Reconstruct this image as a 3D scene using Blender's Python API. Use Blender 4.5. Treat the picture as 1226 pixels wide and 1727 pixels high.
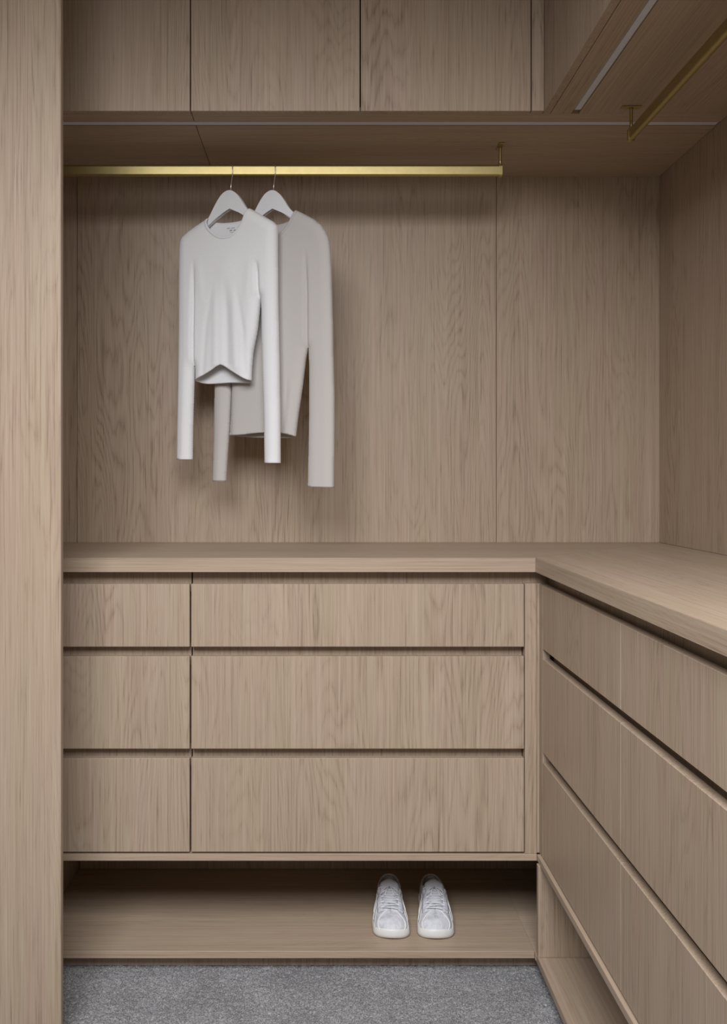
import bpy, bmesh, math, random
import numpy as np
from mathutils import Vector
from mathutils.geometry import delaunay_2d_cdt

for o in list(bpy.data.objects):
    bpy.data.objects.remove(o)
S = bpy.context.scene
COL = S.collection

# ------------------------------------------------------------------ camera
F = 1442.0                    # focal length in pixels of a 1226 px wide frame
VX, VY = 545.0, 806.0         # where the depth lines meet
U = 0.0015                    # metres per pixel at the worktop's front edge
EYE = 843 * U
DF = F * U                    # worktop front edge
DB = DF * 1.2385              # back wall
DU = DF * 1.0246              # overhead cabinet fronts
DD = DF + 0.015               # drawer fronts
DR = DF * 1.123               # rail
cam_d = bpy.data.cameras.new('camera')
cam = bpy.data.objects.new('camera', cam_d); COL.objects.link(cam)
cam.location = (0, 0, EYE); cam.rotation_euler = (math.pi/2, 0, 0)
cam_d.sensor_fit = 'HORIZONTAL'; cam_d.sensor_width = 36; cam_d.lens = F/1226*36
cam_d.shift_x = (613-VX)/1226; cam_d.shift_y = -(863.5-VY)/1226
cam_d.clip_start = 0.02
S.camera = cam

# ------------------------------------------------------------------ light
W = bpy.data.worlds.new('daylight'); S.world = W; W.use_nodes = True
bg = W.node_tree.nodes['Background']
bg.inputs['Color'].default_value = (1.0, 0.90, 0.76, 1); bg.inputs['Strength'].default_value = 0.20

def area(name, loc, target, sx, sy, power, col):
    d = bpy.data.lights.new(name, 'AREA'); d.shape = 'RECTANGLE'; d.size = sx; d.size_y = sy
    d.energy = power; d.color = col
    o = bpy.data.objects.new(name, d); COL.objects.link(o); o.location = loc
    o.rotation_euler = (Vector(target)-Vector(loc)).to_track_quat('-Z', 'Y').to_euler()
    return o
# added soft area light, unseen above the camera, aimed down into the dressing area
w = area('added_key_light', (-0.22, 0.05, 2.40), (0.0, 2.0, -0.10), 1.4, 1.05, 38, (0.98, 0.98, 1.02)); w.data.spread = math.radians(112)

S.view_settings.view_transform = 'Standard'; S.view_settings.look = 'None'
S.view_settings.gamma = 1; S.view_settings.use_curve_mapping = False
S.view_settings.exposure = 0.0

# ------------------------------------------------------------------ materials
def new_mat(name):
    m = bpy.data.materials.new(name); m.use_nodes = True
    nt = m.node_tree
    return m, nt, nt.nodes['Principled BSDF']

def N(nt, typ, **kw):
    n = nt.nodes.new(typ)
    for k, v in kw.items():
        if k in n.inputs: n.inputs[k].default_value = v
        else: setattr(n, k, v)
    return n

def math_node(nt, op, a, b=None, c=None, clamp=False):
    n = nt.nodes.new('ShaderNodeMath'); n.operation = op; n.use_clamp = clamp
    for i, v in enumerate((a, b, c)):
        if v is None: continue
        if hasattr(v, 'links'): nt.links.new(v, n.inputs[i])
        else: n.inputs[i].default_value = v
    return n.outputs[0]

def ramp(nt, fac, stops):
    r = nt.nodes.new('ShaderNodeValToRGB'); nt.links.new(fac, r.inputs[0])
    els = r.color_ramp.elements
    while len(els) < len(stops): els.new(0.5)
    for e, (p, c) in zip(els, stops):
        e.position = p; e.color = (c[0], c[1], c[2], 1)
    return r.outputs[0]

OAK_DARK, OAK_MID, OAK_LIGHT = (0.225, 0.160, 0.110), (0.390, 0.300, 0.220), (0.470, 0.380, 0.290)
def oak(axis, strength=1.0):
    """oak veneer, grain running along the given axis of the object"""
    m, nt, b = new_mat('oak_veneer_' + axis)
    L = nt.links.new
    tc = nt.nodes.new('ShaderNodeTexCoord'); oi = nt.nodes.new('ShaderNodeObjectInfo')
    off = N(nt, 'ShaderNodeVectorMath', operation='SCALE'); off.inputs[0].default_value = (13.1, 29.7, 7.3)
    L(oi.outputs['Random'], off.inputs['Scale'])
    add = N(nt, 'ShaderNodeVectorMath', operation='ADD'); L(tc.outputs['Object'], add.inputs[0]); L(off.outputs[0], add.inputs[1])
    def tex(across, along, detail, rough=0.55, typ='noise', distort=0.0):
        s = [across]*3; s['xyz'.index(axis)] = along
        mp = N(nt, 'ShaderNodeVectorMath', operation='MULTIPLY'); mp.inputs[1].default_value = s
        L(add.outputs[0], mp.inputs[0])
        t = nt.nodes.new('ShaderNodeTexNoise'); t.inputs['Scale'].default_value = 1
        t.inputs['Detail'].default_value = detail; t.inputs['Roughness'].default_value = rough
        t.inputs['Distortion'].default_value = distort
        L(mp.outputs[0], t.inputs['Vector']); return t.outputs['Fac']
    low = tex(4.5, 0.50, 2.0, 0.5)                 # growth figure: contour lines of a stretched field
    wob = tex(60, 6.0, 2.0)
    v = math_node(nt, 'MULTIPLY_ADD', low, 52.0, math_node(nt, 'MULTIPLY', wob, 1.5))
    rings = math_node(nt, 'PINGPONG', v, 0.5)
    rings = math_node(nt, 'POWER', math_node(nt, 'MULTIPLY', rings, 2.0), 2.5)
    fig = math_node(nt, 'MULTIPLY', rings, math_node(nt, 'MULTIPLY_ADD', tex(4.0, 0.7, 1.0), 2.6, -0.85, clamp=True))
    streak = tex(230, 2.0, 3.0, 0.65)
    fine = tex(520, 6.0, 2.0, 0.65, distort=0.3)
    pores = math_node(nt, 'SUBTRACT', tex(300, 6.5, 2.0, 0.6), 0.56)
    pores = math_node(nt, 'MULTIPLY', pores, 7.0, clamp=True)
    # pores gather along the growth lines
    pores = math_node(nt, 'MULTIPLY', pores, math_node(nt, 'MULTIPLY_ADD', rings, 0.65, 0.35))
    wide = tex(12, 0.4, 1.0)
    k = math_node(nt, 'MULTIPLY_ADD', streak, 0.75, 0.20)
    k = math_node(nt, 'ADD', k, math_node(nt, 'MULTIPLY_ADD', fine, 0.55, -0.275))
    k = math_node(nt, 'ADD', k, math_node(nt, 'MULTIPLY_ADD', wide, 0.26, -0.13))
    k = math_node(nt, 'SUBTRACT', k, math_node(nt, 'MULTIPLY', fig, 0.24*strength))
    k = math_node(nt, 'SUBTRACT', k, math_node(nt, 'MULTIPLY', pores, 0.30*strength))
    c = ramp(nt, k, [(0.12, OAK_DARK), (0.50, OAK_MID), (0.82, OAK_LIGHT)])
    # slow drift between a pinker and a yellower brown
    hue = nt.nodes.new('ShaderNodeMix'); hue.data_type = 'RGBA'; hue.blend_type = 'MULTIPLY'
    L(c, hue.inputs['A']); hue.inputs['Factor'].default_value = 1
    L(ramp(nt, tex(18, 0.7, 1.0), [(0.35, (1.015, 0.99, 1.0)), (0.65, (0.99, 1.0, 0.965))]), hue.inputs['B'])
    L(hue.outputs['Result'], b.inputs['Base Color'])
    b.inputs['Roughness'].default_value = 0.48; b.inputs['Specular IOR Level'].default_value = 0.32
    bp = nt.nodes.new('ShaderNodeBump'); bp.inputs['Strength'].default_value = 0.15; bp.inputs['Distance'].default_value = 0.0006
    L(k, bp.inputs['Height']); L(bp.outputs[0], b.inputs['Normal'])
    return m
OZ, OX, OY = oak('z'), oak('x', 0.5), oak('y', 0.5)

def plain(name, col, rough=0.5, metal=0.0, spec=0.5, noise=0.0, scale=200, bump=0.0, dist=0.0005):
    m, nt, b = new_mat(name)
    b.inputs['Roughness'].default_value = rough; b.inputs['Metallic'].default_value = metal
    b.inputs['Specular IOR Level'].default_value = spec
    tc = nt.nodes.new('ShaderNodeTexCoord')
    t = nt.nodes.new('ShaderNodeTexNoise'); t.inputs['Scale'].default_value = scale; t.inputs['Detail'].default_value = 3
    nt.links.new(tc.outputs['Object'], t.inputs['Vector'])
    lo = tuple(c*(1-noise) for c in col); hi = tuple(min(1, c*(1+noise)) for c in col)
    nt.links.new(ramp(nt, t.outputs['Fac'], [(0.3, lo), (0.7, hi)]), b.inputs['Base Color'])
    if bump:
        bp = nt.nodes.new('ShaderNodeBump'); bp.inputs['Strength'].default_value = bump; bp.inputs['Distance'].default_value = dist
        nt.links.new(t.outputs['Fac'], bp.inputs['Height']); nt.links.new(bp.outputs[0], b.inputs['Normal'])
    return m

def knit(name, col):
    m, nt, b = new_mat(name)
    b.inputs['Roughness'].default_value = 0.9; b.inputs['Specular IOR Level'].default_value = 0.15
    b.inputs['Sheen Weight'].default_value = 0.15
    tc = nt.nodes.new('ShaderNodeTexCoord')
    mp = N(nt, 'ShaderNodeVectorMath', operation='MULTIPLY'); mp.inputs[1].default_value = (900, 60, 500)
    nt.links.new(tc.outputs['Object'], mp.inputs[0])
    t = nt.nodes.new('ShaderNodeTexNoise'); t.inputs['Scale'].default_value = 1; t.inputs['Detail'].default_value = 1
    nt.links.new(mp.outputs[0], t.inputs['Vector'])
    nt.links.new(ramp(nt, t.outputs['Fac'], [(0.3, tuple(c*0.95 for c in col)), (0.7, col)]), b.inputs['Base Color'])
    bp = nt.nodes.new('ShaderNodeBump'); bp.inputs['Strength'].default_value = 0.25; bp.inputs['Distance'].default_value = 0.0006
    nt.links.new(t.outputs['Fac'], bp.inputs['Height']); nt.links.new(bp.outputs[0], b.inputs['Normal'])
    return m

BRASS = plain('brushed_brass', (0.45, 0.37, 0.165), 0.40, 1.0, noise=0.04, scale=60)
STEEL = plain('hook_steel', (0.72, 0.70, 0.66), 0.3, 1.0, noise=0.03)
ALU = plain('led_diffuser', (0.62, 0.64, 0.69), 0.5, 0.0, 0.4, noise=0.03, scale=40)
ALUF = plain('led_channel', (0.5, 0.5, 0.5), 0.45, 0.2, noise=0.03, scale=40)
WHITEP = plain('white_painted_wood', (0.77, 0.77, 0.78), 0.42, 0, 0.45, noise=0.02, scale=30)
KW = knit('white_knit', (0.80, 0.797, 0.80)); KG = knit('beige_grey_knit', (0.54, 0.512, 0.482))
KW2 = knit('white_rib_knit', (0.75, 0.745, 0.745)); KG2 = knit('beige_grey_rib_knit', (0.515, 0.486, 0.458))
LABEL = plain('printed_grey', (0.36, 0.36, 0.37), 0.8, noise=0.05)
PLASTER = plain('white_plaster', (0.68, 0.67, 0.65), 0.85, noise=0.02, scale=8, bump=0.05)
LEATHER = plain('white_leather', (0.60, 0.61, 0.65), 0.5, 0, 0.4, noise=0.12, scale=75, bump=0.9, dist=0.004)
TONGUE = plain('tongue_mesh_fabric', (0.56, 0.57, 0.62), 0.8, 0, 0.2, noise=0.12, scale=500, bump=0.4, dist=0.001)
RUBBER = plain('white_rubber', (0.74, 0.74, 0.71), 0.42, 0, 0.5, noise=0.03, scale=60)
LACE = plain('white_lace', (0.72, 0.73, 0.76), 0.8, 0, 0.2, noise=0.06, scale=600, bump=0.3)
LINING = plain('grey_lining', (0.28, 0.28, 0.30), 0.9, 0, 0.1, noise=0.1, scale=300)
PIPING = plain('pale_piping', (0.80, 0.80, 0.77), 0.5, 0, 0.4, noise=0.02)
DARK = plain('dark_core', (0.03, 0.026, 0.022), 0.8, noise=0.1)

def carpet_mat():
    m, nt, b = new_mat('grey_loop_carpet')
    L = nt.links.new
    tc = nt.nodes.new('ShaderNodeTexCoord')
    v = nt.nodes.new('ShaderNodeTexVoronoi'); v.inputs['Scale'].default_value = 420; L(tc.outputs['Object'], v.inputs['Vector'])
    n1 = N(nt, 'ShaderNodeTexNoise', Scale=300.0, Detail=3.0, Roughness=0.75); L(tc.outputs['Object'], n1.inputs['Vector'])
    n2 = N(nt, 'ShaderNodeTexNoise', Scale=9.0, Detail=2.0); L(tc.outputs['Object'], n2.inputs['Vector'])
    sep = nt.nodes.new('ShaderNodeSeparateColor'); L(v.outputs['Color'], sep.inputs[0])
    k = math_node(nt, 'MULTIPLY_ADD', n1.outputs['Fac'], 1.4, -0.45)
    k = math_node(nt, 'ADD', k, math_node(nt, 'MULTIPLY_ADD', sep.outputs[0], 0.36, -0.18))
    k = math_node(nt, 'ADD', k, math_node(nt, 'MULTIPLY_ADD', n2.outputs['Fac'], 0.3, -0.12))
    L(ramp(nt, k, [(0.1, (0.19, 0.19, 0.192)), (0.45, (0.44, 0.44, 0.445)), (0.85, (0.78, 0.78, 0.785))]), b.inputs['Base Color'])
    b.inputs['Roughness'].default_value = 0.95; b.inputs['Specular IOR Level'].default_value = 0.1
    bp = nt.nodes.new('ShaderNodeBump'); bp.inputs['Strength'].default_value = 0.9; bp.inputs['Distance'].default_value = 0.004
    L(n1.outputs['Fac'], bp.inputs['Height']); L(bp.outputs[0], b.inputs['Normal'])
    return m
CARPET = carpet_mat()

# ------------------------------------------------------------------ helpers
def link(name, bm, mat, parent=None, origin=(0, 0, 0), smooth=False, normals=True):
    if normals: bmesh.ops.recalc_face_normals(bm, faces=bm.faces)
    me = bpy.data.meshes.new(name); bm.to_mesh(me); bm.free()
    me.transform(__import__('mathutils').Matrix.Translation(-Vector(origin)))
    me.materials.append(mat)
    if smooth:
        for p in me.polygons: p.use_smooth = True
    o = bpy.data.objects.new(name, me); COL.objects.link(o)
    o.location = origin
    if parent is not None:
        o.parent = parent; o.location = Vector(origin) - parent.location
    return o

def add_box(bm, a, b, bev=0.0008):
    x0, x1 = sorted((a[0], b[0])); y0, y1 = sorted((a[1], b[1])); z0, z1 = sorted((a[2], b[2]))
    vs = [bm.verts.new(p) for p in ((x0,y0,z0),(x1,y0,z0),(x1,y1,z0),(x0,y1,z0),(x0,y0,z1),(x1,y0,z1),(x1,y1,z1),(x0,y1,z1))]
    fs = [bm.faces.new([vs[i] for i in f]) for f in ((0,3,2,1),(4,5,6,7),(0,1,5,4),(1,2,6,5),(2,3,7,6),(3,0,4,7))]
    if bev:
        es = set(e for f in fs for e in f.edges)
        bmesh.ops.bevel(bm, geom=list(es), offset=bev, segments=1, affect='EDGES', profile=0.5)

def box(name, a, b, mat, parent=None, bev=0.0008):
    bm = bmesh.new(); add_box(bm, a, b, bev)
    o = ((a[0]+b[0])/2, (a[1]+b[1])/2, min(a[2], b[2]))
    return link(name, bm, mat, parent, o)

def thing(name, label, cat, loc, group=None):
    o = bpy.data.objects.new(name, None); COL.objects.link(o); o.location = loc
    o.empty_display_size = 0.05; o['label'] = label; o['category'] = cat
    if group: o['group'] = group
    return o

def struct(o):
    o['kind'] = 'structure'; return o

def tube(bm, pts, r, seg=8, caps=True, flat=None):
    """sweep a circle (or ellipse r x flat) along points"""
    pts = [Vector(p) for p in pts]; rings = []
    up = Vector((0.13, 0.21, 0.97)).normalized()
    for i, p in enumerate(pts):
        t = (pts[min(i+1, len(pts)-1)] - pts[max(i-1, 0)]).normalized()
        s = t.cross(up)
        if s.length < 1e-4: s = t.cross(Vector((1, 0, 0)))
        s.normalize(); n = s.cross(t)
        rr = r[i] if isinstance(r, (list, tuple)) else r
        rings.append([bm.verts.new(p + s*math.cos(a)*rr + n*math.sin(a)*(flat or rr)) for a in [2*math.pi*j/seg for j in range(seg)]])
    for A, B in zip(rings, rings[1:]):
        for j in range(seg): bm.faces.new((A[j], A[(j+1) % seg], B[(j+1) % seg], B[j]))
    if caps:
        bm.faces.new(rings[0][::-1]); bm.faces.new(rings[-1])

def X(u): return u*U
def H(v): return EYE - v*U      # v = units below the eye

# ------------------------------------------------------------------ the setting
XL, XR = X(-560), X(702)
XOUT = -2.3; YB = -0.9; ZC = 2.70
fl = struct(box('floor', (XOUT, YB, -0.08), (XR, DB, -0.006), PLASTER, bev=0))
# carpet pile: a fine uneven surface over the visible floor, coarse elsewhere
def carpet():
    bm = bmesh.new(); rnd = random.Random(4)
    x0, x1, y0, y1, st = XL, X(400), 1.05, DD+0.06, 0.0042
    nx, ny = int((x1-x0)/st), int((y1-y0)/st)
    g = [[bm.verts.new((x0+(x1-x0)*i/nx + rnd.uniform(-1, 1)*.0012, y0+(y1-y0)*j/ny + rnd.uniform(-1, 1)*.0012, rnd.uniform(-0.0035, 0.0015))) for i in range(nx+1)] for j in range(ny+1)]
    for j in range(ny):
        for i in range(nx): bm.faces.new((g[j][i], g[j][i+1], g[j+1][i+1], g[j+1][i]))
    for (a, b, c, d) in ((XOUT, YB, XR, y0), (XOUT, y0, x0, y1)):
        q = [bm.verts.new(p) for p in ((a, b, -0.001), (c, b, -0.001), (c, d, -0.001), (a, d, -0.001))]
        bm.faces.new(q)
    o = link('carpet_pile', bm, CARPET, fl, (0, 0, 0), smooth=True); o['kind'] = 'stuff'
carpet()
struct(box('ceiling', (XOUT, YB, ZC), (XR, DB, ZC+0.05), PLASTER, bev=0))
wl = struct(box('wall_left', (XL-0.03, 1.93, 0), (XL, DB, ZC), OZ, bev=0))
struct(box('wall_far_left', (XOUT-0.05, YB, 0), (XOUT, 1.93, ZC), PLASTER, bev=0))
struct(box('wall_front_left', (XOUT, 1.93, 0), (XL-0.03, 1.98, ZC), PLASTER, bev=0))
wb = struct(box('wall_back', (XL-0.03, DB+0.018, 0), (XR+0.03, DB+0.06, ZC), PLASTER, bev=0))
zt, z0 = H(-629)+0.02, H(135)
J = 0.0007
edges = [XL, X(-514), X(361.6), XR]
for i in range(3):
    box('wall_panel', (edges[i]+J, DB, z0), (edges[i+1]-(J if i < 2 else -0.017), DB+0.018, zt), OZ, wb, bev=0.0006)
wr = struct(box('wall_right', (XR+0.018, YB, 0), (XR+0.06, DB+0.018, ZC), PLASTER, bev=0))
ye = [DB, 1.46, 0.25, -0.9]
for i in range(3):
    box('wall_panel', (XR, ye[i+1]+J, z0), (XR+0.018, ye[i]-(J if i else 0.0001), zt), OZ, wr, bev=0.0006)

# tall oak fin in the foreground at the left
fin_x = -(VX-107)/F*1.918
fin = thing('end_panel', 'tall pale oak panel running the full height at the left edge, nearest the viewer', 'panel', (fin_x-0.3, 1.909, 0))
box('panel_board', (fin_x-0.62, 1.9, 0.0), (fin_x-0.0002, 1.918, ZC), OZ, fin, bev=0.0015)

# ------------------------------------------------------------------ overhead cabinets
ZS = H(-629); ZD = 2.64
def slab_with_groove(name, lo, hi, axis, g0, g1, mat, parent):
    """bottom board with a groove g0..g1 (for the light channel) cut along the given axis"""
    bm = bmesh.new()
    gd = 0.009
    if axis == 'x':
        add_box(bm, (lo[0], lo[1], ZS), (hi[0], g0, ZS+0.018)); add_box(bm, (lo[0], g1, ZS), (hi[0], hi[1], ZS+0.018))
        add_box(bm, (lo[0], g0, ZS+gd), (hi[0], g1, ZS+0.018), 0)
    else:
        add_box(bm, (lo[0], lo[1], ZS), (g0, hi[1], ZS+0.018)); add_box(bm, (g1, lo[1], ZS), (hi[0], hi[1], ZS+0.018))
        add_box(bm, (g0, lo[1], ZS+gd), (g1, hi[1], ZS+0.018), 0)
    return link(name, bm, mat, parent, ((lo[0]+hi[0])/2, (lo[1]+hi[1])/2, ZS))

gl0, gl1 = DF*1.0480, DF*1.0600        # channel of the back run (y)
seam = X(-222*1.0246)
def carcass_back(bmp, x0, x1, doors, label):
    t = thing('overhead_cabinet', label, 'cabinet', ((x0+x1)/2, DB, ZS))
    slab_with_groove('bottom_board', (x0+0.0008, DU+0.001, 0), (x1-0.0008, DB, 0), 'x', gl0, gl1, OX, t)
    bm = bmesh.new()
    yb = DU+0.022
    add_box(bm, (x0+0.001, yb, ZS+0.019), (x0+0.017, DB-0.001, ZD)); add_box(bm, (x1-0.017, yb, ZS+0.019), (x1-0.001, DB-0.001, ZD))
    add_box(bm, (x0+0.001, yb, ZD), (x1-0.001, DB-0.001, ZD+0.018)); add_box(bm, (x0+0.018, DB-0.008, ZS+0.019), (x1-0.018, DB-0.001, ZD-0.001))
    link('carcass', bm, OZ, t, ((x0+x1)/2, DB, ZS))
    for a, b in doors:
        box('door', (a, DU-0.019, ZS-0.0005), (b, DU-0.0005, ZD), OZ, t, bev=0.0009)
    return t
x1d, x2d, x3d = seam, X(62*1.0246), X(348*1.0246)
g = 0.0016
carcass_back(None, XL+0.001, seam, [(XL+0.004, seam-g)], 'single door oak overhead cabinet beside the tall foreground panel, left of its two door neighbour')
cb = carcass_back(None, seam, XR, [(seam+g, x2d-g), (x2d+g, x3d-g)], 'wide two door oak overhead cabinet above the free end of the brass rail')
# corner filler
XU = X(379)                              # right run's front plane
box('filler', (x3d+g, DU-0.019, ZS), (XU-0.0008, DU-0.0005, ZD), OZ, cb)
# right run
glx0, glx1 = X(428), X(442)
yends = [DU+0.0005, 1.40, 0.60, 0.05]
names = ['oak overhead cabinet of the right run next to the corner, light channel in its underside',
         'oak overhead cabinet of the right run, second from the corner', 'oak overhead cabinet of the right run farthest from the corner']
for i in range(3):
    a, b = yends[i+1], yends[i]
    t = thing('overhead_cabinet', names[i], 'cabinet', (XR, (a+b)/2, ZS))
    slab_with_groove('bottom_board', (XU+0.0205, a+0.0006, 0), (XR, b-0.0006, 0), 'y', glx0, glx1, OY, t)
    box('door', (XU, a+g, ZS-0.0005), (XU+0.019, b-g/2, ZD), OZ, t, bev=0.0009)
    bm = bmesh.new()
    add_box(bm, (XU+0.022, a+0.001, ZS+0.020), (XR-0.001, a+0.017, ZD)); add_box(bm, (XU+0.022, b-0.017, ZS+0.020), (XR-0.001, b-0.001, ZD))
    add_box(bm, (XU+0.022, a+0.001, ZD+0.001), (XR-0.001, b-0.001, ZD+0.018))
    link('carcass', bm, OZ, t, (XR, (a+b)/2, ZS))
# bulkheads above the cabinets up to the ceiling
struct(box('trim_1', (XL, DU-0.015, ZD+0.020), (XR, DU+0.01, ZC), OX))
struct(box('trim_2', (XU+0.004, 0.05, ZD+0.020), (XU+0.03, DU-0.018, ZC), OY))

# light channels
t = thing('light_strip', 'grey recessed light channel under the back overhead cabinets, unlit', 'light', (0, (gl0+gl1)/2, ZS))
box('channel', (XL+0.002, gl0+0.0006, ZS+0.003), (XR-0.002, gl1-0.0006, ZS+0.0085), ALUF, t, bev=0.0003)
box('diffuser', (XL+0.003, gl0+0.004, ZS+0.0012), (XR-0.003, gl1-0.004, ZS+0.0032), ALU, t, bev=0.0004)
t = thing('light_strip', 'grey recessed light channel running towards the viewer under the right overhead cabinets, unlit', 'light', ((glx0+glx1)/2, 1.1, ZS))
box('channel', (glx0+0.0006, 0.052, ZS+0.003), (glx1-0.0006, DU-0.022, ZS+0.0085), ALUF, t, bev=0.0003)
box('diffuser', (glx0+0.003, 0.053, ZS+0.0012), (glx1-0.003, DU-0.023, ZS+0.0032), ALU, t, bev=0.0004)

# ------------------------------------------------------------------ worktop
wt = thing('worktop', 'thick L-shaped oak worktop on top of the drawer units', 'worktop', (X(358), DF, H(159)))
def prism(name, poly, z0, z1, mat, parent, bev=0.0010):
    bm = bmesh.new()
    lo = [bm.verts.new((x, y, z0)) for x, y in poly]; hi = [bm.verts.new((x, y, z1)) for x, y in poly]
    n = len(poly)
    fs = [bm.faces.new(lo[::-1]), bm.faces.new(hi)] + [bm.faces.new((lo[i], lo[(i+1) % n], hi[(i+1) % n], hi[i])) for i in range(n)]
    bmesh.ops.bevel(bm, geom=list(set(e for f in fs for e in f.edges)), offset=bev, segments=2, affect='EDGES')
    cx = sum(p[0] for p in poly)/n; cy = sum(p[1] for p in poly)/n
    return link(name, bm, mat, parent, (cx, cy, z0))
mg = 0.00015
prism('worktop_board', [(XL+0.0005, DF), (X(358)-mg, DF), (XR-0.0005, DB-0.001-mg), (XR-0.002, DB-0.0005), (XL+0.0005, DB-0.0005)], H(159), H(135), OX, wt, 0.0006)
prism('worktop_board', [(X(358), 0.05), (XR-0.0005, 0.05), (XR-0.0005, DB-0.003), (X(358), DF-mg)], H(159), H(135), OY, wt, 0.0006)

# ------------------------------------------------------------------ drawer units
TF = 0.019      # front thickness
ROWS = [(180.3, 287.0), (303.1, 460.2), (476.3, 635.4)]
# back run
def back_unit(x0, x1, dx0, dx1, label, post=False):
    t = thing('drawer_unit', label, 'drawers', ((x0+x1)/2, DB, H(638.4)))
    o = ((x0+x1)/2, DB, H(638.4))
    bm = bmesh.new()                                       # carcass sides, back, top
    yb = DD+TF+0.009; yc = yb+0.015
    add_box(bm, (x0+0.0005, yc, H(638.4)), (x0+0.016, DB-0.002, H(159.5))); add_box(bm, (x1-0.016, yc, H(638.4)), (x1-0.0005, DB-0.002, H(159.5)))
    add_box(bm, (x0+0.017, DB-0.010, H(638.4)), (x1-0.017, DB-0.002, H(159.5)))
    link('carcass', bm, OZ, t, o)
    # recessed grip rails between the fronts
    for v0, v1 in ((160.2, 196), (283, 322), (455, 496)):
        box('grip_rail', (dx0-0.0002, yb, H(v1)), (X(393) if post and v0 < 170 else dx1+0.0007, yb+0.014, H(v0)), OZ, t)
    for v0, v1 in ROWS:
        d = box('drawer', (dx0, DD, H(v1)), (dx1, DD+TF, H(v0)), OZ, t, bev=0.0011)
        m = bmesh.new()                                    # drawer box behind the front
        a, b, ya, yb2, za, zb = dx0+0.02, dx1-0.02, DD+TF+0.026, DB-0.05, H(v1-8), H(v0+32)
        add_box(m, (a, ya, za), (a+0.012, yb2, zb)); add_box(m, (b-0.012, ya, za), (b, yb2, zb))
        add_box(m, (a+0.0125, yb2-0.012, za), (b-0.0125, yb2, zb)); add_box(m, (a+0.0125, ya, za), (b-0.0125, yb2-0.0125, za+0.008))
        bx = link('drawer_box', m, OZ, t, o)
        M = bx.location - d.location; bx.parent = d; bx.location = M
    if post:
        box('post', (X(342.6), DD-0.0005, H(638.4)), (X(362.6), DD+0.05, H(179.5)), OZ, t)
        box('scribe', (X(362.8), DD+0.006, H(638.4)), (X(371), DD+0.05, H(179.5)), OZ, t, bev=0.0004)
    return t
back_unit(X(-515), X(-226), X(-513), X(-226.9), 'narrower oak drawer unit of three drawers beside the tall foreground panel')
back_unit(X(-225.5), X(360), X(-224.0), X(341.2), 'widest oak drawer unit of three long drawers directly above the white shoes', True)
# right run
XD = X(368)
def right_unit(y0, y1, label):
    t = thing('drawer_unit', label, 'drawers', (XR, (y0+y1)/2, H(638.4))); o = (XR, (y0+y1)/2, H(638.4))
    bm = bmesh.new(); xb = XD+TF+0.009; xc = xb+0.015
    add_box(bm, (xc, y0+0.0005, H(638.4)), (XR-0.002, y0+0.016, H(159.5))); add_box(bm, (xc, y1-0.016, H(638.4)), (XR-0.002, y1-0.0005, H(159.5)))
    add_box(bm, (XR-0.010, y0+0.017, H(638.4)), (XR-0.002, y1-0.017, H(159.5)))
    link('carcass', bm, OZ, t, o)
    for v0, v1 in ((160.2, 196), (283, 322), (455, 496)):
        box('grip_rail', (xb, y0+0.0002, H(v1)), (xb+0.014, (y1+0.05 if y1 > 2 and v0 < 170 else y1-0.0002), H(v0)), OZ, t)
    for v0, v1 in ROWS:
        d = box('drawer', (XD, y0+0.0007, H(v1)), (XD+TF, y1-0.0007, H(v0)), OZ, t, bev=0.0009)
        m = bmesh.new(); a, b, xa, xb2, za, zb = y0+0.02, y1-0.02, XD+TF+0.026, XR-0.03, H(v1-8), H(v0+32)
        add_box(m, (xa, a, za), (xb2, a+0.012, zb)); add_box(m, (xa, b-0.012, za), (xb2, b, zb))
        add_box(m, (xb2-0.012, a+0.0125, za), (xb2, b-0.0125, zb)); add_box(m, (xa, a+0.0125, za), (xb2-0.0125, b-0.0125, za+0.008))
        bx = link('drawer_box', m, OZ, t, o)
        M = bx.location - d.location; bx.parent = d; bx.location = M
    return t
YC = 2.150
r1 = right_unit(1.587, YC, 'oak drawer unit of the right run next to the inner corner')
box('filler', (XD, YC+0.0007, H(638.4)), (XD+TF, DD+0.005, H(180.3)), OZ, r1, bev=0.0005)
right_unit(1.03, 1.587, 'oak drawer unit of the right run, second from the corner, cut by the picture edge')
right_unit(0.47, 1.03, 'oak drawer unit of the right run farthest from the corner')

# ------------------------------------------------------------------ open shoe shelves below
ZP1, ZP0, ZSH, ZSL = H(638.6), H(649.5), H(803.6), H(815.7)
t = thing('shoe_shelf', 'long open oak shoe shelf low under the back drawers, holding white shoes', 'shelf', (0, DB, 0))
YS = DD-0.003
box('top_board', (X(-514), YS, ZP0), (X(362.6), DB-0.003, ZP1), OX, t)
box('shelf_board', (X(-514), YS+0.002, ZSL), (X(358.5), DB-0.003, ZSH), OX, t)
box('shelf_board', (X(358.6), 2.166, ZSL), (X(560), DB-0.003, ZSH), OX, t)
box('back_board', (X(-500), DF*1.2176, ZSH+0.0005), (X(560), DF*1.2176+0.012, ZP0-0.0005), OZ, t)
box('side_board', (X(-514), YS+0.004, ZSH+0.0005), (X(-502), DB-0.003, ZP0-0.0005), OZ, t)
box('side_board', (X(560.5), 2.166, ZSL), (X(572), DB-0.003, ZP0-0.0005), OZ, t)
box('kickboard', (X(-514), DD+0.040, 0.0), (X(372), DD+0.055, ZSL-0.0005), OZ, t)
t = thing('shoe_shelf', 'empty open oak shoe shelf low under the right drawers', 'shelf', (XR, 1.3, 0))
YE = 2.147
box('top_board', (X(363), 0.47, ZP0), (XR-0.002, YE+0.030, ZP1), OY, t)
box('shelf_board', (X(359.2), 0.47, ZSL), (XR-0.002, YE+0.015, ZSH), OY, t)
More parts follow.
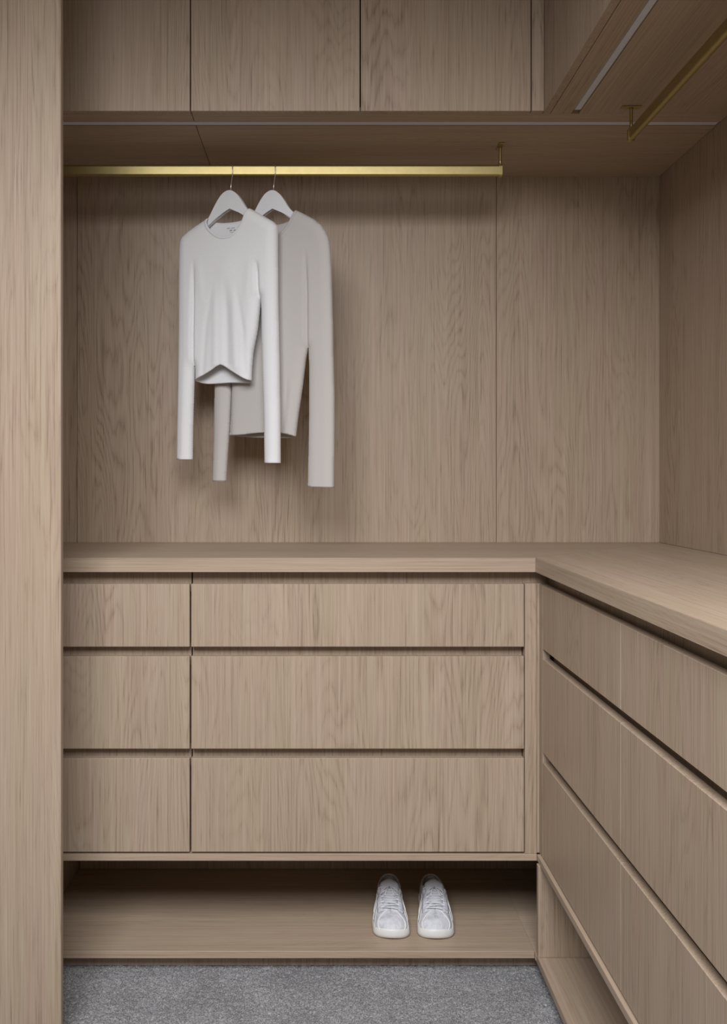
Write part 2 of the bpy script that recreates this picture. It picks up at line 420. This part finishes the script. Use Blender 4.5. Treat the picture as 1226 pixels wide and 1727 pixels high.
box('side_board', (X(360), YE, ZSH+0.0005), (XR-0.002, YE+0.016, ZP0-0.0005), OZ, t)
box('back_board', (XR-0.05, 0.47, ZSH+0.0005), (XR-0.038, YE-0.0005, ZP0-0.0005), OZ, t)
box('kickboard', (X(360)+0.040, 0.47, 0.0), (X(360)+0.055, YE+0.01, ZSL-0.0005), OZ, t)

# ------------------------------------------------------------------ brass rails
ZR0, ZR1 = H(-571), H(-592)          # bottom, top of the rail
def rrect(hw, hh, r, n=5):
    pts = []
    for cx, cz, a0 in ((hw-r, hh-r, 0), (-hw+r, hh-r, 90), (-hw+r, -hh+r, 180), (hw-r, -hh+r, 270)):
        for i in range(n+1):
            a = math.radians(a0+90*i/n); pts.append((cx+r*math.cos(a), cz+r*math.sin(a)))
    return pts
def extrude(bm, prof, axis, a, b, cx, cz, inner=None):
    def P(p, s): return (s, cx+p[0], cz+p[1]) if axis == 'x' else (cx+p[0], s, cz+p[1])
    A = [bm.verts.new(P(p, a)) for p in prof]; B = [bm.verts.new(P(p, b)) for p in prof]; n = len(prof)
    for i in range(n): bm.faces.new((A[i], A[(i+1) % n], B[(i+1) % n], B[i]))
    bm.faces.new(A[::-1]); bm.faces.new(B)
def rail(label, axis, a, b, c, brk):
    loc = (b, c, ZR0) if axis == 'x' else (c, b, ZR0)
    t = thing('clothes_rail', label, 'clothes rail', loc)
    zc = (ZR0+ZR1)/2; hh = (ZR1-ZR0)/2
    bm = bmesh.new(); extrude(bm, rrect(0.0075, hh, 0.0065), axis, a, b, c, zc)
    link('bar', bm, BRASS, t, loc, smooth=False)
    for s in brk:
        bm = bmesh.new()
        d = 0.0065 if s == b else -0.0065
        extrude(bm, rrect(0.0092, hh+0.0018, 0.0075), axis, s-d*1.2, s+d*0.3, c, zc)      # socket round the end
        m = bmesh.new()
        def P(l, w, z): return (s-d*0.4+l, c+w, z) if axis == 'x' else (c+w, s-d*0.4+l, z)
        tube(m, [P(0, 0, ZR1-0.002), P(0, 0, ZR1+0.012), P(0, 0, ZS-0.008), P(0, 0, ZS-0.001)], [0.0052, 0.0042, 0.0042, 0.0062], 14)
        br = link('bracket', bm, BRASS, t, loc)
        st = link('stem', m, BRASS, t, loc, smooth=True)
        pl = bmesh.new(); q0 = P(-0.008, -0.025, ZS-0.0035); q1 = P(0.008, 0.025, ZS-0.0003)
        add_box(pl, q0, q1, 0.0010); pp = link('mounting_plate', pl, BRASS, t, loc)
        for k in (st, pp):
            k.parent = br; k.location = k.location - br.location
    return t
rail('brass clothes rail along the back wall carrying two white hangers', 'x', XL+0.002, X(337), DR, [X(337)])
rail('empty brass clothes rail under the right overhead cabinets, seen from its end', 'y', 0.10, DF*1.006, X(522), [DF*1.006])

# ------------------------------------------------------------------ hangers and sweaters
class Frame:
    """vertical plane through a point of the rail, turned by yaw; takes photo pixels to local (u, z)"""
    def __init__(s, px, yaw):
        s.x0 = (px-VX)/F*DR; s.y0 = DR; s.z0 = ZR1+0.003; s.yaw = math.radians(yaw)
    def uz(s, px, py):
        dx, dz = (px-VX)/F, (VY-py)/F
        c, si = math.cos(s.yaw), math.sin(s.yaw)
        # x0 + u c = d dx ; y0 - u si = d
        u = (s.y0*dx - s.x0)/(c + si*dx); d = s.y0 - u*si
        return u, EYE + d*dz - s.z0
    def place(s, o):
        o.location = (s.x0, s.y0, s.z0); o.rotation_euler = (0, 0, -s.yaw)

def resample(pts, step):
    out = []
    for (a, b) in zip(pts, pts[1:]):
        a = np.array(a); b = np.array(b); n = max(1, int(math.ceil(np.linalg.norm(b-a)/step)))
        for i in range(n): out.append(tuple(a+(b-a)*i/n))
    out.append(tuple(pts[-1])); return out
def smooth_line(pts, it=2):
    for _ in range(it):
        q = [pts[0]]
        for a, b in zip(pts, pts[1:]):
            a = np.array(a, float); b = np.array(b, float)
            q += [tuple(a*.75+b*.25), tuple(a*.25+b*.75)]
        q.append(pts[-1]); pts = q
    return pts

def hanger(fr, dx, label):
    t = thing('coat_hanger', label, 'hanger', (0, 0, 0), None); fr.place(t)
    P = lambda x, y: fr.uz(x+dx, y)
    outer = [(314,402),(336,385),(352,372),(362,351),(369,338),(376,328),(383,323),(389,321.5),(395,323),(402,329),(409,339),(416,351),(425,360),(445,369),(464,380)]
    inner = [(462,388),(440,378),(420,370),(404,359),(389,351),(378,358),(364,371),(348,386),(336,395),(318,409)]
    o = [P(*p) for p in smooth_line(outer, 2)]; i = [P(*p) for p in smooth_line(inner, 0)]
    bm = bmesh.new()
    poly = o + i; n = len(poly)
    hw = lambda u: 0.0068 - 0.012*min(abs(u), 0.2)*1.2
    A = [bm.verts.new((u, -hw(u), z)) for u, z in poly]; B = [bm.verts.new((u, hw(u), z)) for u, z in poly]
    for k in range(n): bm.faces.new((A[k], A[(k+1) % n], B[(k+1) % n], B[k]))
    fa = bm.faces.new(A[::-1]); fb = bm.faces.new(B)
    es = list(set(list(fa.edges)+list(fb.edges)))
    bmesh.ops.bevel(bm, geom=es, offset=0.0028, segments=3, affect='EDGES', clamp_overlap=True)
    bmesh.ops.triangulate(bm, faces=[f for f in bm.faces if len(f.verts) > 4])
    ob = link('hanger_body', bm, WHITEP, None, smooth=False); ob.parent = t
    # hook over the rail; it swivels, so its plane crosses the rail
    zt_ = P(389, 322)[1]
    r = 0.0128; zc = -0.0118
    arc = []
    for k in range(15):
        a = math.radians(-40 + 220*k/14); arc.append((r*math.cos(a), zc + r*math.sin(a)))
    line = [(0, zt_-0.004), (0, zt_+0.012), (-0.0015, zt_+0.021), (-0.0070, zt_+0.031), (-0.0122, zt_+0.040), (-r, zc-0.012)] + arc[::-1]
    ph = math.radians(24)
    wx, wy = -math.sin(ph), math.cos(ph)
    d = Vector((wx*math.cos(fr.yaw)-wy*math.sin(fr.yaw), wx*math.sin(fr.yaw)+wy*math.cos(fr.yaw), 0))
    m = bmesh.new()
    tube(m, [Vector((d.x*a, d.y*a, z)) for a, z in line], 0.0014, 8)
    hk = link('hook', m, STEEL, None, smooth=True); hk.parent = t
    # collar where the hook enters the wood
    m = bmesh.new(); tube(m, [(0, 0, zt_-0.002), (0, 0, zt_+0.002)], [0.003, 0.0024], 12)
    c = link('ferrule', m, STEEL, None, smooth=True); c.parent = t
    return t

def seg_dist_t(P, L):
    A, B = L[:-1], L[1:]; AB = B-A; L2 = (AB**2).sum(-1)+1e-12
    t = np.clip(((P[:, None, :]-A)*AB).sum(-1)/L2, 0, 1)
    D = np.sqrt((((A+AB*t[..., None])-P[:, None, :])**2).sum(-1)); k = D.argmin(1)
    ln = np.sqrt(L2); cum = np.concatenate([[0], np.cumsum(ln)]); r = np.arange(len(P))
    return D[r, k], (cum[k]+ln[k]*t[r, k])/cum[-1]

def seg_dist(P, A, B):
    AB = B-A; L2 = (AB**2).sum(-1)+1e-12
    t = np.clip(((P[:, None, :]-A)*AB).sum(-1)/L2, 0, 1)
    return np.sqrt((((A+AB*t[..., None])-P[:, None, :])**2).sum(-1)).min(1)

def sheet(outline, closed_edges, T, R, creases, folds, hem_z, step=0.0042):
    """triangulated sheet inside an outline (local metres); returns verts, faces.
       closed_edges: list of polylines where front and back meet (w = 0)"""
    pts = np.array(outline); 
    lo, hi = pts.min(0), pts.max(0)
    A = pts; B = np.roll(pts, -1, 0)
    gx = np.arange(lo[0], hi[0], step); gz = np.arange(lo[1], hi[1], step*0.87)
    G = np.array([(x+(step/2 if j % 2 else 0), z) for j, z in enumerate(gz) for x in gx])
    inside = np.zeros(len(G), bool)
    for a, b in zip(A, B):
        c = (a[1] > G[:, 1]) != (b[1] > G[:, 1])
        xi = (b[0]-a[0])*(G[:, 1]-a[1])/((b[1]-a[1]) if abs(b[1]-a[1]) > 1e-12 else 1e-12)+a[0]
        inside ^= c & (G[:, 0] < xi)
    G = G[inside]
    G = G[seg_dist(G, A, B) > step*0.45]
    allp = [Vector(p) for p in outline] + [Vector(p) for p in G]
    n = len(outline)
    vs, _, fs, *_ = delaunay_2d_cdt(allp, [], [list(range(n))], 1, 1e-7)
    V = np.array([tuple(v) for v in vs])
    CA = np.concatenate([np.array(l[:-1]) for l in closed_edges]); CB = np.concatenate([np.array(l[1:]) for l in closed_edges])
    d = seg_dist(V, CA, CB)
    q = np.clip(d/R, 0, 1)
    w = T*np.sqrt(1-(1-q)**2)
    for line, depth, sig in creases:
        L = np.array(line); dd, tt = seg_dist_t(V, L)
        w = w*(1 - depth*np.clip(tt/0.35, 0, 1)*np.exp(-(dd/sig)**2))
    for (line, amp, sig) in folds:
        L = np.array(line); dd, tt = seg_dist_t(V, L)
        fade = np.sin(np.pi*np.clip(tt, 0, 0.5)) if line[-1][1] < hem_z else np.sin(np.pi*tt)
        w = w + fade*amp*np.exp(-(dd/sig)**2)*np.minimum(1, d/0.012)
    return V, [list(f) for f in fs], w

def sweater(fr, spec, mat, rib, label):
    t = thing('sweater', label, 'sweater', (0, 0, 0)); fr.place(t)
    P = lambda L: [fr.uz(*p) for p in L]
    st = 1.9
    R_ = lambda L, s=2: resample(smooth_line(L, s), st)
    side_l = resample(spec['side_l'], st)        # left neck join -> ... -> left end of hem
    side_r = resample(spec['side_r'], st)        # right end of hem -> ... -> right neck join
    nf, nb = R_(spec['neck_f']), R_(spec['neck_b'])   # right join -> left join
    hf, hb = R_(spec['hem_f'], 1), R_(spec['hem_b'], 1)     # left -> right
    closed = [P(side_l_part) for side_l_part in spec_closed(side_l, spec)] + [P(x) for x in spec_closed(side_r, spec)]
    me_v, me_f = [], []
    necks = {}
    for sgn, nk, hm, T in ((1, nf, hf, spec['Tf']), (-1, nb, hb, spec['Tb'])):
        out = P(side_l[:-1] + hm[:-1] + side_r[:-1] + nk[:-1])
        cr = [(P(l), a, s) for l, a, s in spec['creases']]
        fo = [(P(l), a, s) for l, a, s in spec['folds']] if sgn == 1 else []
        V, Fc, w = sheet(out, closed, T, 0.030, cr, fo, P([spec['hem_f'][0]])[0][1]+0.09)
        base = len(me_v)
        me_v += [(v[0], -sgn*ww, v[1]) for v, ww in zip(V, w)]
        me_f += [tuple(base+i for i in (f if sgn == 1 else f[::-1])) for f in Fc]
        # keep the neckline with its depth for the neckband
        K = np.array(P(nk)); idx = [int(np.argmin(((V-k)**2).sum(1))) for k in K]
        necks[sgn] = [Vector((V[i][0], -sgn*w[i], V[i][1])) for i in idx]
    bm = bmesh.new()
    vs = [bm.verts.new(v) for v in me_v]
    for f in me_f:
        try: bm.faces.new([vs[i] for i in f])
        except ValueError: pass
    bmesh.ops.remove_doubles(bm, verts=bm.verts, dist=0.0002)
    body = link('knit_body', bm, mat, None, smooth=True, normals=False); body.parent = t
    so = body.modifiers.new('thickness', 'SOLIDIFY'); so.thickness = 0.0016; so.offset = 0
    # neckband: a flat rib swept along both halves of the neckline
    m = bmesh.new()
    for sgn in (1, -1):
        line = necks[sgn]
        rings = []
        for i, p in enumerate(line):
            tg = (line[min(i+1, len(line)-1)]-line[max(i-1, 0)]).normalized()
            n = Vector((0, -sgn, 0)); pr = tg.cross(n).normalized()
            rings.append([m.verts.new(p + pr*math.cos(a)*0.0042 + n*(math.sin(a)*0.0016+0.0006)) for a in [2*math.pi*k/10 for k in range(10)]])
        for A, B in zip(rings, rings[1:]):
            for j in range(10): m.faces.new((A[j], A[(j+1) % 10], B[(j+1) % 10], B[j]))
        m.faces.new(rings[0][::-1]); m.faces.new(rings[-1])
    nb_ = link('neckband', m, rib, None, smooth=True); nb_.parent = t
    # ribbed cuffs: flat sleeves' ends
    for cuff in spec['cuffs']:
        a, b = P(cuff); m = bmesh.new()
        cx = (a[0]+b[0])/2; hw = abs(b[0]-a[0])/2-0.0004; rows = []
        n = 32
        for k, (dz, g) in enumerate(((0.0006, -0.0008), (-0.0004, 0.0002), (0.002, 0.0008), (0.006, 0.0009), (0.0075, -0.0006))):
            sl = (b[1]-a[1])/(b[0]-a[0])
            rows.append([m.verts.new((cx+math.cos(q)*(hw+g*.5), math.sin(q)*(0.0115+g), (a[1]+b[1])/2+sl*math.cos(q)*hw+dz)) for q in [2*math.pi*j/n for j in range(n)]])
        for A, B in zip(rows, rows[1:]):
            for j in range(n): m.faces.new((A[j], A[(j+1) % n], B[(j+1) % n], B[j]))
        c = link('cuff', m, rib, None, smooth=True); c.parent = t
    return t

def spec_closed(side, spec):
    """side polyline minus its cuff openings"""
    out, cur = [], []
    for p in side:
        iscuff = any(min(a[0], b[0])+1.5 < p[0] < max(a[0], b[0])-1.5 and abs(p[1]-(a[1]+b[1])/2) < 3 for a, b in spec['cuffs'])
        if iscuff:
            if len(cur) > 1: out.append(cur)
            cur = []
        else: cur.append(p)
    if len(cur) > 1: out.append(cur)
    return out

white = dict(
    side_l=[(352,369),(332,382),(319,391.5),(309.5,400),(305.5,408),(304,420),(303.2,470),(303.2,560),(302,650),(300,775),(324.5,775),(325.2,720),(327,660),(328,630),(328.4,622),(329.6,618),(330.8,622),(330.8,632),(330.5,643)],
    side_r=[(424,642),(425,620),(427,595),(430,580),(434.5,556),(437.5,530),(439.5,506),(441,503),(442,520),(442.6,560),(444,620),(446.4,700),(447.5,781),(473,781),(472.5,700),(471,600),(469,500),(468.5,420),(468.6,390),(467.5,381),(462,375),(450,368),(437,360.5),(424,353)],
    neck_f=[(424,353),(421,359),(418,371),(413,383),(405,394),(395,402),(384,404.5),(374,403),(364,397),(356,388),(352,378),(352,369)],
    neck_b=[(424,353),(419,362),(411,370),(397,374),(384,376),(368,377),(357,375),(352,369)],
    hem_f=[(330.5,643),(334,641),(345,636),(360,627.5),(375,617),(380,616),(392,624),(408,634),(418,640),(424,642)],
    hem_b=[(330.5,643),(338,646),(350,647),(365,646),(385,644.5),(405,645),(418,645.5),(424,642)],
    creases=[([(333,440),(331,500),(330,560),(330,643)], 0.6, 0.005), ([(438,440),(438,470),(439.5,500)], 0.5, 0.006)],
    folds=[([(386,470),(388,540),(389,614)], -0.0045, 0.012), ([(366,480),(354,550),(348,630)], -0.002, 0.008),
           ([(404,480),(416,560),(419,632)], -0.0025, 0.008), ([(370,480),(369,615)], 0.0025, 0.010), ([(399,480),(404,620)], 0.0025, 0.010),
           ([(340,430),(347,520)], 0.0015, 0.012), ([(428,430),(420,520)], 0.002, 0.012),
           ([(313,420),(313,600),(309,765)], -0.0012, 0.009), ([(457,420),(457,600),(459,770)], -0.0012, 0.009), ([(388,420),(388,520)], 0.002, 0.03), ([(414,588),(416,610),(418,638)], -0.002, 0.004)],
    Tf=0.021, Tb=0.013, cuffs=[[(300,775),(324.5,775)],[(447.5,781),(473,781)]])
grey = dict(
    side_l=[(428,369),(412,378),(395,387),(380,395),(372,402),(368,412),(366,450),(364,560),(362.5,650),(361.5,740),(359,811.5),(381.3,811.5),(383.3,775),(387,722),(389.6,670),(390.6,620),(391,590),(391.8,620),(391,660),(389.5,697),(387.5,734.5)],
    side_r=[(499,736),(503,702),(510,655),(516,605),(519.3,588),(520.6,588),(521.8,618),(521.4,722),(519,820.5),(563,822),(564,722),(564,670),(562,592),(561.4,547),(558.8,448),(557,417),(555,404),(550,391),(542,380),(530,370.5),(515,362.5),(501,355.5)],
    neck_f=[(501,355.5),(498.5,364),(494,375),(487,387),(478,397),(468,403),(459,404.5),(448,402),(438,395),(431,385),(428,377),(428,369)],
    neck_b=[(501,355.5),(496,365),(487,373),(471,379),(458,380.5),(445,380),(434,376),(428,369)],
    hem_f=[(387.5,734.5),(411,733.7),(434,730.6),(456,729.5),(478,730.6),(490,733),(499,736)],
    hem_b=[(387.5,734.5),(410,737),(450,738.5),(489,738.5),(499,736)],
    creases=[([(518,420),(519.5,500),(519.8,588)], 0.6, 0.005), ([(392,450),(391,735)], 0.5, 0.005)],
    folds=[([(489,630),(484,690),(480,730)], -0.0025, 0.006), ([(496,640),(490,728)], 0.0015, 0.006), ([(470,450),(472,700)], 0.003, 0.02)],
    Tf=0.015, Tb=0.011, cuffs=[[(359,811.5),(381.3,811.5)],[(519,820.5),(563,822)]])
f1, f2 = Frame(389.5, 25), Frame(461.5, 23)
hanger(f1, 0, 'white wooden hanger carrying the short white sweater')
hanger(f2, 72, 'white wooden hanger carrying the beige-grey sweater')
sw = sweater(f1, white, KW, KW2, 'short white fine knit long-sleeved sweater hanging in front of the beige-grey one')
sg = sweater(f2, grey, KG, KG2, 'longer beige-grey long-sleeved sweater hanging behind the white one')
# small printed marks inside the back neck
def neck_print(t, fr, cx, cy, mat, k, Tb):
    m = bmesh.new()
    for (dx, dy, w, h) in ((-7,-3,5,1.4),(0.5,-3.4,6,1.4),(-3,0.6,4,2.2),(3,0.2,3.4,1.6),(-1,3.6,8,1.1)):
        a = fr.uz(cx+dx-w/2, cy+dy+h/2); b = fr.uz(cx+dx+w/2, cy+dy-h/2)
        add_box(m, (a[0], Tb-0.0024, a[1]), (b[0], Tb-0.0010, b[1]), 0)
    o = link('neck_print', m, mat, None); o.parent = t
neck_print(sw, f1, 389, 386, LABEL, 1, 0.013)

# ------------------------------------------------------------------ white sneakers
def lerp(tab, t):
    for (a, va), (b, vb) in zip(tab, tab[1:]):
        if t <= b:
            s = (t-a)/(b-a); s = s*s*(3-2*s) if False else s
            return va+(vb-va)*s
    return tab[-1][1]
LEN = 0.237
def halfw(t):
    base = lerp([(0, .045), (.12, .0475), (.28, .0485), (.42, .0455), (.56, .040), (.7, .037), (.88, .037), (1, .036)], t)
    e = 1.0
    if t < 0.13: e = math.sqrt(max(0, 1-((0.13-t)/0.13)**2))
    if t > 0.86: e = math.sqrt(max(0, 1-((t-0.86)/0.14)**2))
    return base*e
def cen(t, m): return m*(0.007*(1-min(t/0.55, 1))**1.5)     # toe swings to the big-toe side
def top(t): return lerp([(0, .022), (.04, .036), (.10, .046), (.2, .053), (.32, .062), (.45, .073), (.55, .078), (.62, .070), (.72, .058), (.84, .056), (.93, .060), (1, .064)], t)
def opening(t):
    if t < 0.50 or t > 0.985: return 0.0
    return 0.029*max(0, 1-abs((t-0.745)/0.245)**2.2)**0.48
def upper_pt(t, a, side, m, off=0.0):
    w = max(0.0, halfw(t)-0.0025); wo = min(opening(t), w*0.86)
    b = 0.012; h = top(t)
    ca, sa = math.cos(a*math.pi/2), math.sin(a*math.pi/2)
    x = wo + (w-wo)*ca**0.75; z = b + (h-b)*sa**0.85
    n = Vector((side*ca, 0, sa))
    return Vector((side*x + cen(t, m), t*LEN, z)) + n*off
def sneaker(m, label, x, y, yaw):
    t = thing('sneaker', label, 'shoe', (0, 0, 0), None)
    NT, NA = 60, 14
    bm = bmesh.new()
    ts = [0.5*(1-math.cos(math.pi*i/NT)) for i in range(NT+1)]
    ts = [0.006+q*0.988 for q in ts]
    G = {}
    for s in (-1, 1):
        for i, q in enumerate(ts):
            for j in range(NA+1):
                p = upper_pt(q, j/NA, s, m)
                wr_ = math.sin(q*95+s*j*.4)*0.0016*max(0, 1-abs(q-0.26)/0.18)*math.sin(j/NA*math.pi/2)
                G[s, i, j] = bm.verts.new(p+Vector((0, 0, wr_)))
        for i in range(NT):
            for j in range(NA): bm.faces.new((G[s, i, j], G[s, i+1, j], G[s, i+1, j+1], G[s, i, j+1]))
    bmesh.ops.remove_doubles(bm, verts=bm.verts, dist=0.0003)
    bmesh.ops.recalc_face_normals(bm, faces=bm.faces)
    bm.normal_update(); ft = max(bm.faces, key=lambda f: abs(f.normal.z))
    if ft.normal.z < 0: bmesh.ops.reverse_faces(bm, faces=bm.faces)
    up = link('upper', bm, LEATHER, None, smooth=True, normals=False); up.parent = t
    md = up.modifiers.new('thickness', 'SOLIDIFY'); md.thickness = 0.0026; md.offset = -1
    # sole with a toe bumper that rises in front
    bm = bmesh.new(); rings = []
    NP = 72
    def foot(k):
        a = 2*math.pi*k/NP; s = 1 if a < math.pi else -1
        q = 0.5*(1-math.cos(a)); return q, s
    for lev in range(7):
        ring = []
        for k in range(NP):
            q, s = foot(k); w = halfw(q)
            hs = 0.019 + 0.009*max(0, 1-q/0.12)**1.0 + 0.003*max(0, (q-.8)/.2)
            ins, z = [(0.010, 0.0), (0.0025, 0.0), (0.0, 0.003), (-0.0012, hs*0.45), (0.0002, hs*0.86), (0.0020, hs), (0.0065, hs+0.0006)][lev]
            kx = (w-ins)/w if w > max(ins, 1e-5) else 0.0
            yy = q*LEN; c = LEN*0.5
            yy = c+(yy-c)*(1-ins/(LEN*0.5))
            ring.append(bm.verts.new((s*w*max(kx, 0)+cen(q, m), yy, z + (0.004*max(0, 1-q/0.10)**2 if lev < 3 else 0))))
        rings.append(ring)
    for A, B in zip(rings, rings[1:]):
        for k in range(NP): bm.faces.new((A[k], A[(k+1) % NP], B[(k+1) % NP], B[k]))
    bm.faces.new(rings[0][::-1])
    so = link('sole', bm, RUBBER, None, smooth=True); so.parent = t
    # insole and lining seen through the opening
    bm = bmesh.new(); ring = []
    for k in range(40):
        a = 2*math.pi*k/40; q = 0.70+0.27*math.cos(a); ring.append(bm.verts.new((0.026*math.sin(a)+cen(q, m), q*LEN, 0.030)))
    lo = [bm.verts.new(v.co-Vector((0, 0, 0.006))) for v in ring]
    bm.faces.new(ring); bm.faces.new(lo[::-1])
    for k in range(40): bm.faces.new((lo[k], lo[(k+1) % 40], ring[(k+1) % 40], ring[k]))
    q = link('insole', bm, LINING, None); q.parent = t
    # padded collar rim
    bm = bmesh.new(); pts = []
    rng = [0.56+0.4285*math.sin(math.pi/2*i/28) for i in range(29)]
    pts = [upper_pt(q, 1, -1, m, 0.0003) for q in rng] + [upper_pt(q, 1, 1, m, 0.0003) for q in rng[::-1]]
    tube(bm, pts, 0.0030, 8); q = link('collar', bm, LEATHER, None, smooth=True); q.parent = t
    # tongue
    bm = bmesh.new(); rows = []
    for i in range(15):
        s_ = i/14; tt = 0.30+0.315*s_; zc = top(min(tt, .54))+0.002+0.014*max(0, (s_-0.60)/0.4); hw = 0.018+0.0085*s_
        if s_ > 0.8: hw *= max(0.03, 1-((s_-0.8)/0.205)**2.6)**0.45
        rows.append([bm.verts.new((cen(tt, m)+hw*u, tt*LEN, zc - 0.007*u*u*(1+.2*s_))) for u in [-1+2*j/10 for j in range(11)]])
    for A, B in zip(rows, rows[1:]):
        for j in range(10): bm.faces.new((A[j], A[j+1], B[j+1], B[j]))
    tg = link('tongue', bm, TONGUE, None, smooth=True); tg.parent = t
    md = tg.modifiers.new('thickness', 'SOLIDIFY'); md.thickness = 0.005; md.offset = 0
    # lace guards either side
    for s in (-1, 1):
        bm = bmesh.new(); rows = []
        for i in range(17):
            q = 0.20+0.35*i/16; a0 = 0.52; a1 = 0.80-0.06*i/16
            if i == 0: a0 = 0.62
            rows.append([bm.verts.new(upper_pt(q, a0+(a1-a0)*j/4, s, m, 0.0018 if 0 < j < 4 else 0.0006)) for j in range(5)])
        for A, B in zip(rows, rows[1:]):
            for j in range(4): bm.faces.new((A[j], A[j+1], B[j+1], B[j]))
        o = link('eyestay', bm, LEATHER, None, smooth=True); o.parent = t
        md = o.modifiers.new('thickness', 'SOLIDIFY'); md.thickness = 0.0018; md.offset = 0
    # laces
    for r_ in range(9):
        bm = bmesh.new(); q = 0.225+0.036*r_
        pts = []
        for k in range(-8, 9):
            s = 1 if k >= 0 else -1; a = 1-abs(k)/8*0.30
            tt = q + 0.016*(k/8)*(1 if r_ % 2 else -1)
            pts.append(upper_pt(tt, a, s, m, 0.0045 if abs(k) < 8 else 0.001))
        for p in pts: p.x = cen(q, m)+(p.x-cen(q, m)) if q < .5 else p.x
        tube(bm, pts, 0.0028, 8, flat=0.0013)
        o = link('lace', bm, LACE, None, smooth=True); o.parent = t
    # knot and bow loops
    bm = bmesh.new(); q = 0.52; c = upper_pt(0.50, 1, 1, m, 0.007); c.x = cen(q, m)
    for s in (-1, 1):
        tube(bm, [c, c+Vector((s*.009, -.004, .001)), c+Vector((s*.021, -.010, -.005)), c+Vector((s*.023, -.020, -.011)), c+Vector((s*.012, -.014, -.003)), c], 0.0019, 8, flat=0.0013)
        tube(bm, [c, c+Vector((s*.007, -.012, 0)), c+Vector((s*.013, -.028, -.010))], 0.0017, 8)
    o = link('lace_bow', bm, LACE, None, smooth=True); o.parent = t
    # piping: toe cap line sweeping back over the vamp, and two side stripes
    for s in (-1, 1):
        for (q0, q1, a0, a1) in ((0.035, 0.215, 0.14, 0.93), (0.10, 0.34, 0.12, 0.62), (0.24, 0.44, 0.12, 0.56), (0.38, 0.54, 0.12, 0.52)):
            bm = bmesh.new()
            tube(bm, [upper_pt(q0+(q1-q0)*k/14, a0+(a1-a0)*(k/14)**0.9, s, m, 0.0008) for k in range(15)], 0.0012 if q0 < 0.05 else 0.0008, 8)
            o = link('piping', bm, PIPING, None, smooth=True); o.parent = t
    # heel tab
    bm = bmesh.new(); rows = []
    for j in range(7):
        rows.append([bm.verts.new(Vector((cen(1, m)+0.011*u*(1-0.03*j), LEN*0.985+0.004-0.004*u*u - 0.003*j/6, 0.028+0.0052*j))) for u in (-1, -.5, 0, .5, 1)])
    for A, B in zip(rows, rows[1:]):
        for j in range(4): bm.faces.new((A[j], A[j+1], B[j+1], B[j]))
    o = link('heel_tab', bm, LEATHER, None, smooth=True); o.parent = t
    md = o.modifiers.new('thickness', 'SOLIDIFY'); md.thickness = 0.003; md.offset = 0
    t.location = (x, y, ZSH+0.0003); t.rotation_euler = (0, 0, yaw)
    return t
ty = DF*1.030
sneaker(1, 'white lace-up sneaker on the low shelf, the left one of the pair', X(115.5), ty, math.radians(-4))
sneaker(-1, 'white lace-up sneaker on the low shelf, the right one of the pair', X(200.5), ty-0.002, math.radians(-2))

# ------------------------------------------------------------------ groups of alike things
GROUPS = {'sneaker': 'pair of white sneakers', 'coat_hanger': 'white hangers on the rail', 'sweater': 'sweaters on the rail',
          'clothes_rail': 'brass clothes rails', 'light_strip': 'recessed light channels', 'drawer_unit': 'oak drawer units',
          'overhead_cabinet': 'oak overhead cabinets', 'shoe_shelf': 'open shoe shelves'}
for o in COL.objects:
    if o.parent is None and o.name.split('.')[0] in GROUPS and 'label' in o.keys():
        o['group'] = GROUPS[o.name.split('.')[0]]
